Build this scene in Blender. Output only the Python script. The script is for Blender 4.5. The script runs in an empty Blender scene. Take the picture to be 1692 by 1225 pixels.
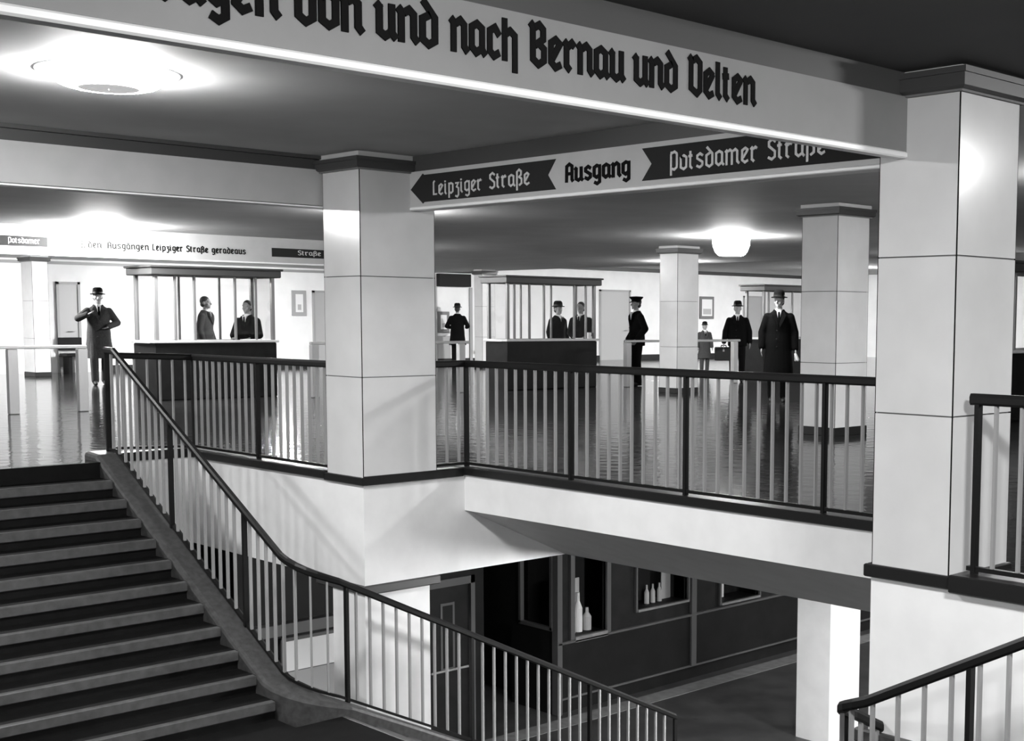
import bpy, bmesh, math, random
from mathutils import Vector, Matrix
random.seed(7)
S = bpy.context.scene
COL = S.collection

# ------------------------------------------------------------------ camera
F_PX, CX, CY, EYE = 2207.0, 1100.0, 728.77, 1.35
A_, TH, RO = math.radians(44.2105), math.radians(5.1579), math.radians(0.35)
Fv = Vector((-math.sin(A_), math.cos(A_), 0)); Rv = Vector((math.cos(A_), math.sin(A_), 0)); Uv = Vector((0, 0, 1))
FW = math.cos(TH) * Fv - math.sin(TH) * Uv
U0 = math.cos(TH) * Uv + math.sin(TH) * Fv
RT = math.cos(RO) * Rv + math.sin(RO) * U0
UP = math.cos(RO) * U0 - math.sin(RO) * Rv
EYEP = Vector((0, 0, EYE))
cam = bpy.data.cameras.new('camera'); camo = bpy.data.objects.new('camera', cam); COL.objects.link(camo)
m = Matrix((RT, UP, -FW)).transposed().to_4x4(); m.translation = EYEP
camo.matrix_world = m
cam.sensor_width = 36.0; cam.lens = F_PX / 1692 * 36
cam.shift_x = -(CX - 846) / 1692; cam.shift_y = (CY - 612.5) / 1692
cam.clip_start = 0.05; cam.clip_end = 200
S.camera = camo

# ------------------------------------------------------------------ world, exposure
w = bpy.data.worlds.new('world'); S.world = w; w.use_nodes = True
w.node_tree.nodes['Background'].inputs[0].default_value = (1, 1, 1, 1)
w.node_tree.nodes['Background'].inputs[1].default_value = 0.32
S.view_settings.view_transform = 'Standard'; S.view_settings.look = 'None'
S.view_settings.gamma = 1.0; S.view_settings.use_curve_mapping = False
S.view_settings.exposure = 0.0
LAMP = 400.0       # radiance of the opal lamp bowls by the stair
LAMP_HALL = 460.0  # radiance of the bowls in the far hall
LAMP_FAR, LAMP_NEAR, LAMP_MID, LAMP_LOW = 1250.0, 480.0, 120.0, 440.0


def at(x, y, X=None, Y=None, Z=None):
    """world point on a known plane of the building, surveyed from the photograph"""
    v = FW + RT * ((x - CX) / F_PX) - UP * ((y - CY) / F_PX)
    t = X / v.x if X is not None else Y / v.y if Y is not None else (Z - EYE) / v.z
    return EYEP + v * t


def ground(x, d):
    """floor point in the direction of column x at distance d along the view"""
    v = Fv + Rv * ((x - CX) / F_PX)
    return (v.x * d, v.y * d)


# ------------------------------------------------------------------ materials
def srgb(v):
    return v / 12.92 if v <= .04045 else ((v + .055) / 1.055) ** 2.4


def mat(name, v, rough=.6, noise=0.0, scale=6.0, bump=0.0, bscale=60.0, metal=0.0, spec=.5, coat=0.0, emit=0.0):
    mt = bpy.data.materials.new(name); mt.use_nodes = True
    nt = mt.node_tree; b = nt.nodes['Principled BSDF']
    b.inputs['Base Color'].default_value = (v, v, v, 1)
    b.inputs['Roughness'].default_value = rough
    b.inputs['Metallic'].default_value = metal
    b.inputs['Specular IOR Level'].default_value = spec
    b.inputs['Coat Weight'].default_value = coat
    if emit:
        b.inputs['Emission Color'].default_value = (1, 1, 1, 1); b.inputs['Emission Strength'].default_value = emit
    if noise or bump:
        tc = nt.nodes.new('ShaderNodeTexCoord')
    if noise:
        n = nt.nodes.new('ShaderNodeTexNoise'); n.inputs['Scale'].default_value = scale; n.inputs['Detail'].default_value = 6
        r = nt.nodes.new('ShaderNodeMapRange')
        r.inputs['From Min'].default_value = .3; r.inputs['From Max'].default_value = .7
        r.inputs['To Min'].default_value = v * (1 - noise); r.inputs['To Max'].default_value = min(.95, v * (1 + noise))
        nt.links.new(tc.outputs['Object'], n.inputs['Vector']); nt.links.new(n.outputs['Fac'], r.inputs['Value'])
        nt.links.new(r.outputs['Result'], b.inputs['Base Color'])
    if bump:
        n2 = nt.nodes.new('ShaderNodeTexNoise'); n2.inputs['Scale'].default_value = bscale; n2.inputs['Detail'].default_value = 3
        bp = nt.nodes.new('ShaderNodeBump'); bp.inputs['Strength'].default_value = bump; bp.inputs['Distance'].default_value = .01
        nt.links.new(tc.outputs['Object'], n2.inputs['Vector']); nt.links.new(n2.outputs['Fac'], bp.inputs['Height'])
        nt.links.new(bp.outputs['Normal'], b.inputs['Normal'])
    return mt


def floor_mat(name, v, rough):
    mt = mat(name, v, rough, noise=.25, scale=2.5, spec=.05); nt = mt.node_tree; b = nt.nodes['Principled BSDF']
    tc = nt.nodes.new('ShaderNodeTexCoord')
    br = nt.nodes.new('ShaderNodeTexBrick'); br.offset = 0; br.inputs['Scale'].default_value = 1
    br.inputs['Brick Width'].default_value = .5; br.inputs['Row Height'].default_value = .5
    br.inputs['Mortar Size'].default_value = .006; br.inputs['Color1'].default_value = (1, 1, 1, 1)
    br.inputs['Color2'].default_value = (.8, .8, .8, 1); br.inputs['Mortar'].default_value = (0, 0, 0, 1)
    nt.links.new(tc.outputs['Object'], br.inputs['Vector'])
    ns = nt.nodes.new('ShaderNodeTexNoise'); ns.inputs['Scale'].default_value = 5; ns.inputs['Detail'].default_value = 4
    nt.links.new(tc.outputs['Object'], ns.inputs['Vector'])
    ad = nt.nodes.new('ShaderNodeMath'); ad.operation = 'MULTIPLY_ADD'; ad.inputs[1].default_value = .5
    nt.links.new(br.outputs['Color'], ad.inputs[0]); nt.links.new(ns.outputs['Fac'], ad.inputs[2])
    bp = nt.nodes.new('ShaderNodeBump'); bp.inputs['Strength'].default_value = .22; bp.inputs['Distance'].default_value = .02
    nt.links.new(ad.outputs[0], bp.inputs['Height']); nt.links.new(bp.outputs['Normal'], b.inputs['Normal'])
    return mt


def glass_mat():
    mt = bpy.data.materials.new('clear_glass'); mt.use_nodes = True; nt = mt.node_tree
    nt.nodes.clear()
    o = nt.nodes.new('ShaderNodeOutputMaterial'); mx = nt.nodes.new('ShaderNodeMixShader')
    t = nt.nodes.new('ShaderNodeBsdfTransparent'); t.inputs[0].default_value = (.93, .93, .93, 1)
    g = nt.nodes.new('ShaderNodeBsdfGlossy'); g.inputs['Roughness'].default_value = .03
    lw = nt.nodes.new('ShaderNodeLayerWeight'); lw.inputs['Blend'].default_value = .5
    pw = nt.nodes.new('ShaderNodeMath'); pw.operation = 'POWER'; pw.inputs[1].default_value = 4
    ma = nt.nodes.new('ShaderNodeMath'); ma.operation = 'MULTIPLY_ADD'; ma.inputs[1].default_value = .6; ma.inputs[2].default_value = .04
    nt.links.new(lw.outputs['Facing'], pw.inputs[0]); nt.links.new(pw.outputs[0], ma.inputs[0])
    nt.links.new(ma.outputs[0], mx.inputs[0]); nt.links.new(t.outputs[0], mx.inputs[1]); nt.links.new(g.outputs[0], mx.inputs[2])
    nt.links.new(mx.outputs[0], o.inputs[0])
    return mt


M = dict(
    tile=mat('glazed_tile', .58, .16, noise=.05, scale=3, spec=.5),
    grout=mat('dark_joint', .16, .8),
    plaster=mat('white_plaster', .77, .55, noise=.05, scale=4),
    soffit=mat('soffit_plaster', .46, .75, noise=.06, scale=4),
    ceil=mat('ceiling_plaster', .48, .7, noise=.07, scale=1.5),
    ceil_shaded=mat('ceiling_shaded_plaster', .06, .7, noise=.1, scale=1.5),  # dimness of the near ceiling is put into its plaster colour
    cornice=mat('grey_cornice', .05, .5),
    sign=mat('sign_board_paint', .21, .55, noise=.04, scale=5),
    sign_light=mat('sign_board_light_paint', .44, .5, noise=.04, scale=5),
    lit_lip=mat('lit_soffit_bead', .88, .4),  # white bead stands in for the bright lit underside of each beam
    ink=mat('black_lettering', .006, .9, spec=.1),
    ink_dark=mat('dark_arrow_paint', .022, .8, spec=.15),
    letter=mat('pale_lettering', .55, .5),
    floor=floor_mat('polished_dark_linoleum', .02, .09),
    floor_low=mat('dark_concrete_floor', .06, .45, noise=.3, scale=3),
    strip=mat('pale_floor_border', .22, .6, noise=.2, scale=8),
    coping=mat('black_coping', .008, .4, spec=.3),
    iron=mat('black_iron', .006, .45, spec=.18),
    bar=mat('pale_painted_bar', .26, .35),
    step=mat('dark_step_rubber', .004, .7, spec=.12, noise=.3, scale=9),
    nosing=mat('worn_step_edge', .06, .4, noise=.25, scale=14),
    curb=mat('dark_terrazzo_stringer', .045, .5, noise=.3, scale=20, spec=.25),
    wall=mat('white_wall_paint', .84, .55, noise=.04, scale=2),
    wall_grey=mat('grey_dado_paint', .35, .5),
    base=mat('black_baseboard', .012, .5, spec=.3),
    lowdark=mat('black_cladding', .009, .55, spec=.2, noise=.3, scale=3),
    lowpanel=mat('dark_panel', .014, .5, spec=.2, noise=.3, scale=4),
    lowframe=mat('dark_metal_frame', .10, .4),
    booth=mat('dark_wood_counter', .006, .5, noise=.3, scale=8, spec=.12),
    booth_top=mat('pale_counter_ledge', .5, .3),
    mull=mat('window_frame_grey', .16, .35),
    roof=mat('booth_roof_grey', .05, .5, spec=.3),
    door=mat('grey_door', .42, .45),
    metal=mat('pale_steel', .6, .3, metal=.6),
    skin=mat('skin', .30, .6), hair=mat('dark_hair', .02, .7), wool=mat('black_wool', .004, .95, noise=.2, scale=40, spec=.08),
    wool_grey=mat('grey_wool', .05, .95, noise=.2, scale=40, spec=.08), felt=mat('black_felt', .004, .9, spec=.1),
    shirt=mat('white_cotton', .75, .8), leather=mat('black_leather', .008, .45, spec=.3),
    paper=mat('white_paper', .8, .7), paper_grey=mat('printed_paper', .45, .7),
    opal=mat('opal_glass_lit', .9, .3, emit=LAMP), opal_far=mat('opal_glass_far', .9, .3, emit=LAMP_FAR), opal_near=mat('opal_glass_near', .9, .3, emit=LAMP_NEAR),
    opal_mid=mat('opal_glass_mid', .9, .3, emit=LAMP_MID), opal_low=mat('opal_glass_low', .9, .3, emit=LAMP_LOW), opal_hall=mat('opal_glass_hall', .9, .3, emit=LAMP_HALL), opal_rim=mat('opal_glass_rim', .9, .2, emit=5),
    lamp_cap=mat('lamp_centre_plate', .6, .4, emit=.45), rope=mat('brass', .3, .3, metal=1),
)
M['glass'] = glass_mat()


# ------------------------------------------------------------------ mesh helpers
class MB:
    def __init__(s): s.v = []; s.f = []; s.mi = []; s.mats = []

    def _m(s, m):
        if m not in s.mats: s.mats.append(m)
        return s.mats.index(m)

    def add(s, vs, fs, m='plaster'):
        o = len(s.v); k = s._m(m)
        s.v += [tuple(v) for v in vs]
        for f in fs: s.f.append(tuple(i + o for i in f)); s.mi.append(k)
        return s

    def box(s, x0, x1, y0, y1, z0, z1, m='plaster', bev=0.0):
        if x0 > x1: x0, x1 = x1, x0
        if y0 > y1: y0, y1 = y1, y0
        if z0 > z1: z0, z1 = z1, z0
        if bev:
            b = min(bev, (x1 - x0) / 2.2, (y1 - y0) / 2.2, (z1 - z0) / 2.2)
            return s.loft([[(x0 + b, y0 + b), (x1 - b, y0 + b), (x1 - b, y1 - b), (x0 + b, y1 - b)],
                           [(x0, y0), (x1, y0), (x1, y1), (x0, y1)], [(x0, y0), (x1, y0), (x1, y1), (x0, y1)],
                           [(x0 + b, y0 + b), (x1 - b, y0 + b), (x1 - b, y1 - b), (x0 + b, y1 - b)]],
                          [z0, z0 + b, z1 - b, z1], m)
        vs = [(x, y, z) for z in (z0, z1) for y in (y0, y1) for x in (x0, x1)]
        return s.add(vs, [(0, 2, 3, 1), (4, 5, 7, 6), (0, 1, 5, 4), (2, 6, 7, 3), (0, 4, 6, 2), (1, 3, 7, 5)], m)

    def loft(s, rings, zs, m='plaster', cap=True):
        n = len(rings[0]); vs = []; fs = []
        for r, z in zip(rings, zs): vs += [(p[0], p[1], z) for p in r]
        for i in range(len(rings) - 1):
            for j in range(n):
                a, b = i * n + j, i * n + (j + 1) % n
                fs.append((a, b, b + n, a + n))
        if cap:
            fs.append(tuple(range(n - 1, -1, -1))); fs.append(tuple(range((len(rings) - 1) * n, len(rings) * n)))
        return s.add(vs, fs, m)

    def prism(s, pts, axis, a0, a1, m='plaster'):
        """2-D outline pushed along one axis (x: outline in y,z; y: outline in x,z)"""
        n = len(pts); vs = []
        for a in (a0, a1):
            for p, q in pts: vs.append((a, p, q) if axis == 'x' else (p, a, q) if axis == 'y' else (p, q, a))
        fs = [tuple(range(n)), tuple(range(2 * n - 1, n - 1, -1))]
        fs += [(j, j + n, (j + 1) % n + n, (j + 1) % n) for j in range(n)]
        return s.add(vs, fs, m)

    def sweep(s, path, prof, m='plaster', up=(0, 0, 1), vertical=True):
        """profile (side, height) carried along a path; side is to the left of travel"""
        n = len(prof); vs = []; fs = []
        P = [Vector(p) for p in path]
        for i, p in enumerate(P):
            def dirn(a, b):
                d = P[b] - P[a]; d = Vector((d.x, d.y, 0)); return d.normalized()
            if i == 0: sd = dirn(0, 1); k = 1
            elif i == len(P) - 1: sd = dirn(i - 1, i); k = 1
            else:
                d0, d1 = dirn(i - 1, i), dirn(i, i + 1); sd = (d0 + d1).normalized(); k = 1 / max(.5, sd.dot(d0))
            side = Vector((-sd.y, sd.x, 0)) * k
            for a, h in prof: vs.append(p + side * a + Vector((0, 0, h)))
        for i in range(len(P) - 1):
            for j in range(n):
                a, b = i * n + j, i * n + (j + 1) % n
                fs.append((a, b, b + n, a + n))
        fs.append(tuple(range(n - 1, -1, -1))); fs.append(tuple(range((len(P) - 1) * n, len(P) * n)))
        return s.add(vs, fs, m)

    def lathe(s, prof, c=(0, 0, 0), seg=32, m='plaster', sx=1, sy=1):
        vs = []; fs = []; n = len(prof)
        for k in range(seg):
            a = 2 * math.pi * k / seg
            for r, z in prof: vs.append((c[0] + r * math.cos(a) * sx, c[1] + r * math.sin(a) * sy, c[2] + z))
        for k in range(seg):
            for j in range(n - 1):
                a = k * n + j; b = ((k + 1) % seg) * n + j
                fs.append((a, b, b + 1, a + 1))
        return s.add(vs, fs, m)

    def tube(s, p, q, r0, r1=None, m='plaster', seg=10, ends=True):
        """tapered capsule from p to q"""
        r1 = r0 if r1 is None else r1
        p, q = Vector(p), Vector(q); d = q - p; L = d.length
        z = d.normalized() if L > 1e-6 else Vector((0, 0, 1))
        x = z.orthogonal().normalized(); y = z.cross(x); vs = []; fs = []
        prof = []
        st = 3 if ends else 1
        if ends:
            for i in range(st): a = -math.pi / 2 + (i + .35) * math.pi / 2 / st; prof.append((r0 * math.cos(a), r0 * math.sin(a)))
        prof.append((r0, 0)); prof.append((r1, L))
        if ends:
            for i in range(st): a = (i + .65) * math.pi / 2 / st; prof.append((r1 * math.cos(a), L + r1 * math.sin(a)))
        for r, h in prof:
            for k in range(seg):
                a = 2 * math.pi * k / seg
                vs.append(p + z * h + x * (r * math.cos(a)) + y * (r * math.sin(a)))
        n = len(prof)
        for i in range(n - 1):
            for k in range(seg):
                a, b = i * seg + k, i * seg + (k + 1) % seg
                fs.append((a, b, b + seg, a + seg))
        fs.append(tuple(range(seg - 1, -1, -1))); fs.append(tuple(range((n - 1) * seg, n * seg)))
        return s.add(vs, fs, m)

    def ell(s, c, rx, ry, rz, m='plaster', seg=12, rows=8):
        prof = [(math.cos(-math.pi / 2 + math.pi * (i + .12) / (rows - 1 + .24)), math.sin(-math.pi / 2 + math.pi * (i + .12) / (rows - 1 + .24))) for i in range(rows)]
        rings = [[(c[0] + rx * r * math.cos(2 * math.pi * k / seg), c[1] + ry * r * math.sin(2 * math.pi * k / seg)) for k in range(seg)] for r, h in prof]
        return s.loft(rings, [c[2] + rz * h for r, h in prof], m)

    def build(s, name, parent=None, smooth=False, kind=None, remesh=0.0):
        me = bpy.data.meshes.new(name); me.from_pydata(s.v, [], s.f)
        for k in s.mats: me.materials.append(M[k])
        me.polygons.foreach_set('material_index', s.mi)
        me.update()
        bm = bmesh.new(); bm.from_mesh(me); bmesh.ops.recalc_face_normals(bm, faces=bm.faces); bm.to_mesh(me); bm.free()
        o = bpy.data.objects.new(name, me); COL.objects.link(o)
        if remesh:
            md = o.modifiers.new('r', 'REMESH'); md.mode = 'VOXEL'; md.voxel_size = remesh; md.use_smooth_shade = True
            sm = o.modifiers.new('s', 'SMOOTH'); sm.factor = .5; sm.iterations = 2
            dg = bpy.context.evaluated_depsgraph_get()
            me2 = bpy.data.meshes.new_from_object(o.evaluated_get(dg), depsgraph=dg)
            o.modifiers.clear(); o.data = me2
            if not me2.materials:
                for k in s.mats: me2.materials.append(M[k])
            smooth = True
        if smooth: o.data.polygons.foreach_set('use_smooth', [True] * len(o.data.polygons))
        if parent: o.parent = parent
        if kind: o['kind'] = kind
        return o


def tag(o, label, cat, group=None):
    o['label'] = label; o['category'] = cat
    if group: o['group'] = group
    return o


def thing(name, label, cat, loc=(0, 0, 0), rz=0.0, group=None):
    o = bpy.data.objects.new(name, None); COL.objects.link(o)
    o.location = loc; o.rotation_euler = (0, 0, rz); o.empty_display_size = .1
    return tag(o, label, cat, group)


def copy_tree(o, parent=None):
    c = o.copy(); COL.objects.link(c)
    if parent: c.parent = parent
    for ch in list(o.children): copy_tree(ch, c)
    return c


def ring_cells(xs, ys, keep, z0, z1, name, m):
    """slab over the kept cells of a grid, welded, with closed sides"""
    mb = MB(); vid = {}
    def V(i, j, t):
        if (i, j, t) not in vid: vid[(i, j, t)] = len(mb.v); mb.v.append((xs[i], ys[j], z1 if t else z0))
        return vid[(i, j, t)]
    K = {(i, j) for i in range(len(xs) - 1) for j in range(len(ys) - 1) if keep((xs[i] + xs[i + 1]) / 2, (ys[j] + ys[j + 1]) / 2)}
    k = mb._m(m)
    for i, j in K:
        fs = [(V(i, j, 1), V(i + 1, j, 1), V(i + 1, j + 1, 1), V(i, j + 1, 1)), (V(i, j, 0), V(i, j + 1, 0), V(i + 1, j + 1, 0), V(i + 1, j, 0))]
        for (di, dj, a, b) in ((-1, 0, (i, j), (i, j + 1)), (1, 0, (i + 1, j), (i + 1, j + 1)), (0, -1, (i, j), (i + 1, j)), (0, 1, (i, j + 1), (i + 1, j + 1))):
            if (i + di, j + dj) not in K: fs.append((V(*a, 0), V(*b, 0), V(*b, 1), V(*a, 1)))
        for f in fs: mb.f.append(f); mb.mi.append(k)
    return mb.build(name, kind='structure')


# ------------------------------------------------------------------ key dimensions (metres, gallery floor = 0)
CEIL = 2.72; LOWF = -3.73; LAND = -1.78
LX0, LX1, LY0, LY1 = -10.12, -9.56, 6.20, 6.95       # tiled pillar by the notch
RX0, RX1, RY0, RY1 = -4.23, -3.74, 5.97, 6.56        # near tiled pillar
NY = 7.25                                           # edge of the set-back gallery
TOPX = -12.45                                       # head of the stair flight
RISE, TREAD = 1.78 / 12, .285
MIRX = -13.35                                       # the two flights mirror about x = MIRX/2
FARX = -33.0; FARY = 42.0; LOY = 1.25

# ------------------------------------------------------------------ floors and ceilings
def void(x, y):
    if LOY < y < 5.4 and TOPX < x < MIRX - TOPX: return True
    if 5.4 <= y < LY0 and -12.65 < x < MIRX + 12.65: return not (x > RX0 and y > RY0)
    if LY0 <= y < NY and LX1 < x < RX0: return True
    return False

xs = sorted({FARX, -12.65, TOPX, LX1, RX0, MIRX - TOPX, MIRX + 12.65, 9.0}); ys = sorted({-9.0, LOY, 5.4, RY0, LY0, NY, FARY})
ring_cells(xs, ys, lambda x, y: not void(x, y), -.028, 0.0, 'floor', 'floor')
MB().box(FARX, 9, -9, FARY, LOWF - .2, LOWF, 'floor_low').build('floor_lower', kind='structure')
MB().box(FARX, RX0 - .01, -9, 24, CEIL, CEIL + .2, 'ceil').box(RX0 - .01, RX0 + .03, -9, RY1, CEIL, CEIL + .2, 'ceil').build('ceiling', kind='structure')
MB().box(RX0 + .03, 9, -9, RY1, 2.645, CEIL + .2, 'ceil_shaded').build('ceiling_near', kind='structure')
MB().box(RX0 - .01, 9, RY1, 24, CEIL, CEIL + .2, 'ceil').build('ceiling_right', kind='structure')
MB().box(FARX, 9, 24, FARY, 3.12, 3.3, 'ceil').box(FARX, 9, 23.9, 24, CEIL, 3.3, 'ceil').build('ceiling_far', kind='structure')
lx = sorted({FARX, -12.8, LX0, RX0, 9.0}); ly = sorted({-9.0, LY0 + .15, 8.55, FARY})
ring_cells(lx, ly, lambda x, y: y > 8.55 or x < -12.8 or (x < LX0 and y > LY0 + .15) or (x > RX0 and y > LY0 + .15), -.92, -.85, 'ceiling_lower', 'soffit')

# walls closing the hall
MB().box(FARX - .2, FARX, -9, FARY, LOWF, 3.3, 'wall').build('wall_far', kind='structure')
MB().box(FARX - .2, 9, FARY, FARY + .2, LOWF, 3.3, 'wall').build('wall_end', kind='structure')
MB().box(9, 9.2, -9, FARY, LOWF, 3.3, 'wall').build('wall_right', kind='structure')
MB().box(FARX, FARX + .03, 14, FARY, 0, .16, 'base').build('baseboard_far', kind='structure')
MB().box(FARX, FARX + .05, -9, 21.5, 2.60, 2.67, 'wall_grey').build('trim_9', kind='structure')
MB().box(FARX, FARX + .08, 24, FARY, 3.0, 3.12, 'cornice').build('trim_10', kind='structure')

# stairwell edge: plaster fascias, beams and the haunched slab
MB().box(-12.65, LX0, LY0, LY0 + .15, -.9, -.03).box(-12.8, -12.65, 5.4, LY0 + .15, -.9, -.03).build('wall_fascia_left', kind='structure')
MB().box(LX0, LX1, LY0, 8.6, -.9, -.03).build('wall_beam_left', kind='structure')
MB().box(RX0, RX1, RY0, 8.6, -.9, -.03).build('wall_beam_right', kind='structure')
MB().box(RX1, MIRX + 12.65, RY0, RY0 + .2, -.9, -.03).build('wall_fascia_right', kind='structure')
mb = MB(); mb.box(LX1, RX0, NY, NY + .02, -.356, -.03)
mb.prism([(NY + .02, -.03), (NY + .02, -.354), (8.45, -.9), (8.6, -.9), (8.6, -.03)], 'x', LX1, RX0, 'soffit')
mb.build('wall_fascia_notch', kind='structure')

# black coping round the edge of the stairwell
def strip(n, *boxes):
    mb = MB()
    for b in boxes: mb.box(*b, 'coping', bev=.006)
    mb.build('trim_%d' % n, kind='structure')
strip(1, (-12.80, -12.62, 5.42, LY0 - .03, -.035, .05), (-12.80, LX0 + .0, LY0 - .03, LY0 + .15, -.035, .035))
strip(2, (LX0 - .01, LX1 + .03, LY0 - .03, LY0, -.045, .022), (LX1, LX1 + .03, LY0, NY - .03, -.045, .03), (LX1 - .12, LX1, LY1 + .01, NY - .03, -.03, .03))
strip(3, (LX1 - .12, RX0, NY - .03, NY + .13, -.035, .035))
strip(4, (RX0 - .03, RX1 + .03, RY0 - .03, RY0, -.04, .03), (RX0 - .03, RX0, RY0, NY - .03, -.04, .03))
strip(5, (RX1 + .03, MIRX + 12.65, RY0 - .05, RY0 + .16, -.05, .045), (RX1, RX1 + .03, RY0, RY1, -.02, .03))

# ------------------------------------------------------------------ pillars
def tiles(mb, x0, x1, y0, y1, zs, g=.0065, t=.012):
    mb.box(x0 + t, x1 - t, y0 + t, y1 - t, zs[0], zs[-1], 'grout')
    e = .0008
    for xx in (x0 + e, x1 - g - e):
        for yy in (y0 + e, y1 - g - e): mb.box(xx, xx + g, yy, yy + g, zs[0], zs[-1] - .001, 'ink')
    for a, b in zip(zs, zs[1:]):
        z0, z1 = a + g * .6, b - g * .6
        mb.box(x0 + g, x1 - g, y0, y0 + t, z0, z1, 'tile'); mb.box(x0 + g, x1 - g, y1 - t, y1, z0, z1, 'tile')
        mb.box(x0, x0 + t, y0 + g, y1 - g, z0, z1, 'tile'); mb.box(x1 - t, x1, y0 + g, y1 - g, z0, z1, 'tile')


def pillar(label, x0, x1, y0, y1, z0=0.0, base=True, cap=True, zs=None, capover=.05, top=2.675):
    t = thing('tiled_pillar', label, 'pillar', ((x0 + x1) / 2, (y0 + y1) / 2, z0))
    hx, hy = (x1 - x0) / 2, (y1 - y0) / 2
    if zs is None: zs = [z0, .86, 1.70, 2.585]
    mb = MB(); tiles(mb, -hx, hx, -hy, hy, [z - z0 for z in zs]); mb.build('shaft', t)
    if cap:
        o = capover
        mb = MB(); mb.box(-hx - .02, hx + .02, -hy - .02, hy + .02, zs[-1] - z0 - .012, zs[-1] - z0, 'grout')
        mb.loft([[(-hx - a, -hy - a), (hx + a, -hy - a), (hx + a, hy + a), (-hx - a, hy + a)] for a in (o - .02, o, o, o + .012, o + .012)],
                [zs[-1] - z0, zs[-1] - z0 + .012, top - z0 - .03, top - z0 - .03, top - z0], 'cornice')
        mb.build('capital', t)
        MB().box(-hx - .015, hx + .015, -hy - .015, hy + .015, top - z0, (CEIL if top > 2.65 else 2.645) - z0, 'ceil').build('neck', t)
    if base:
        MB().box(-hx - .008, hx + .008, -hy - .008, hy + .008, 0, .10, 'base', bev=.004).build('plinth', t)
    return t

pillar('white tiled pillar at the corner where the gallery railing steps back', LX0, LX1, LY0, LY1, 0.0, base=False)
pillar('large white tiled pillar holding the end of the Bernau sign beam', RX0, RX1, RY0, RY1, 0.0, base=False, zs=[0, .86, 1.69, 2.525], capover=.055, top=2.63)
pillar('white tiled pillar with black plinth behind the tall man in the overcoat', -10.02, -9.49, 12.6, 13.22)
px, py = ground(1118, 24.7)
pillar('white tiled pillar standing between the uniformed official and the briefcase man', px - .46, px, py, py + .56)
px, py = ground(58, 30)
pillar('white tiled pillar near the far wall beside the man in the long coat', px - .62, px, py, py + .35)
px, py = ground(797, 37)
pillar('slim white tiled pillar against the far wall beside the glazed booth', px - .35, px, py, py + .45, zs=[0, .86, 1.7, 2.58])

# lower-level pillars
def lower_pillar(label, x0, x1, y0, y1, band):
    t = thing('lower_pillar', label, 'pillar', ((x0 + x1) / 2, (y0 + y1) / 2, LOWF))
    hx, hy = (x1 - x0) / 2, (y1 - y0) / 2; H = -.9 - LOWF
    MB().box(-hx, hx, -hy, hy, 0, H - .08, 'plaster').build('shaft', t)
    a, b, c, d = band
    MB().box(-hx - a, hx + b, -hy - c, hy + d, H - .08, H, 'cornice', bev=.01).build('collar', t)
lower_pillar('white pillar under the corner beam with a grey collar behind the stair railing', -10.06, LX1, LY0, 6.86, (.24, .025, .02, .1))
lower_pillar('white lower pillar standing past the bottom of the stair', -10.0, -9.5, 12.6, 13.2, (.02, .02, .02, .02))
lower_pillar('white lower pillar under the near tiled pillar with a grey collar', RX0 + .02, RX1, RY0, 6.5, (.1, .6, .03, .1))

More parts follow.
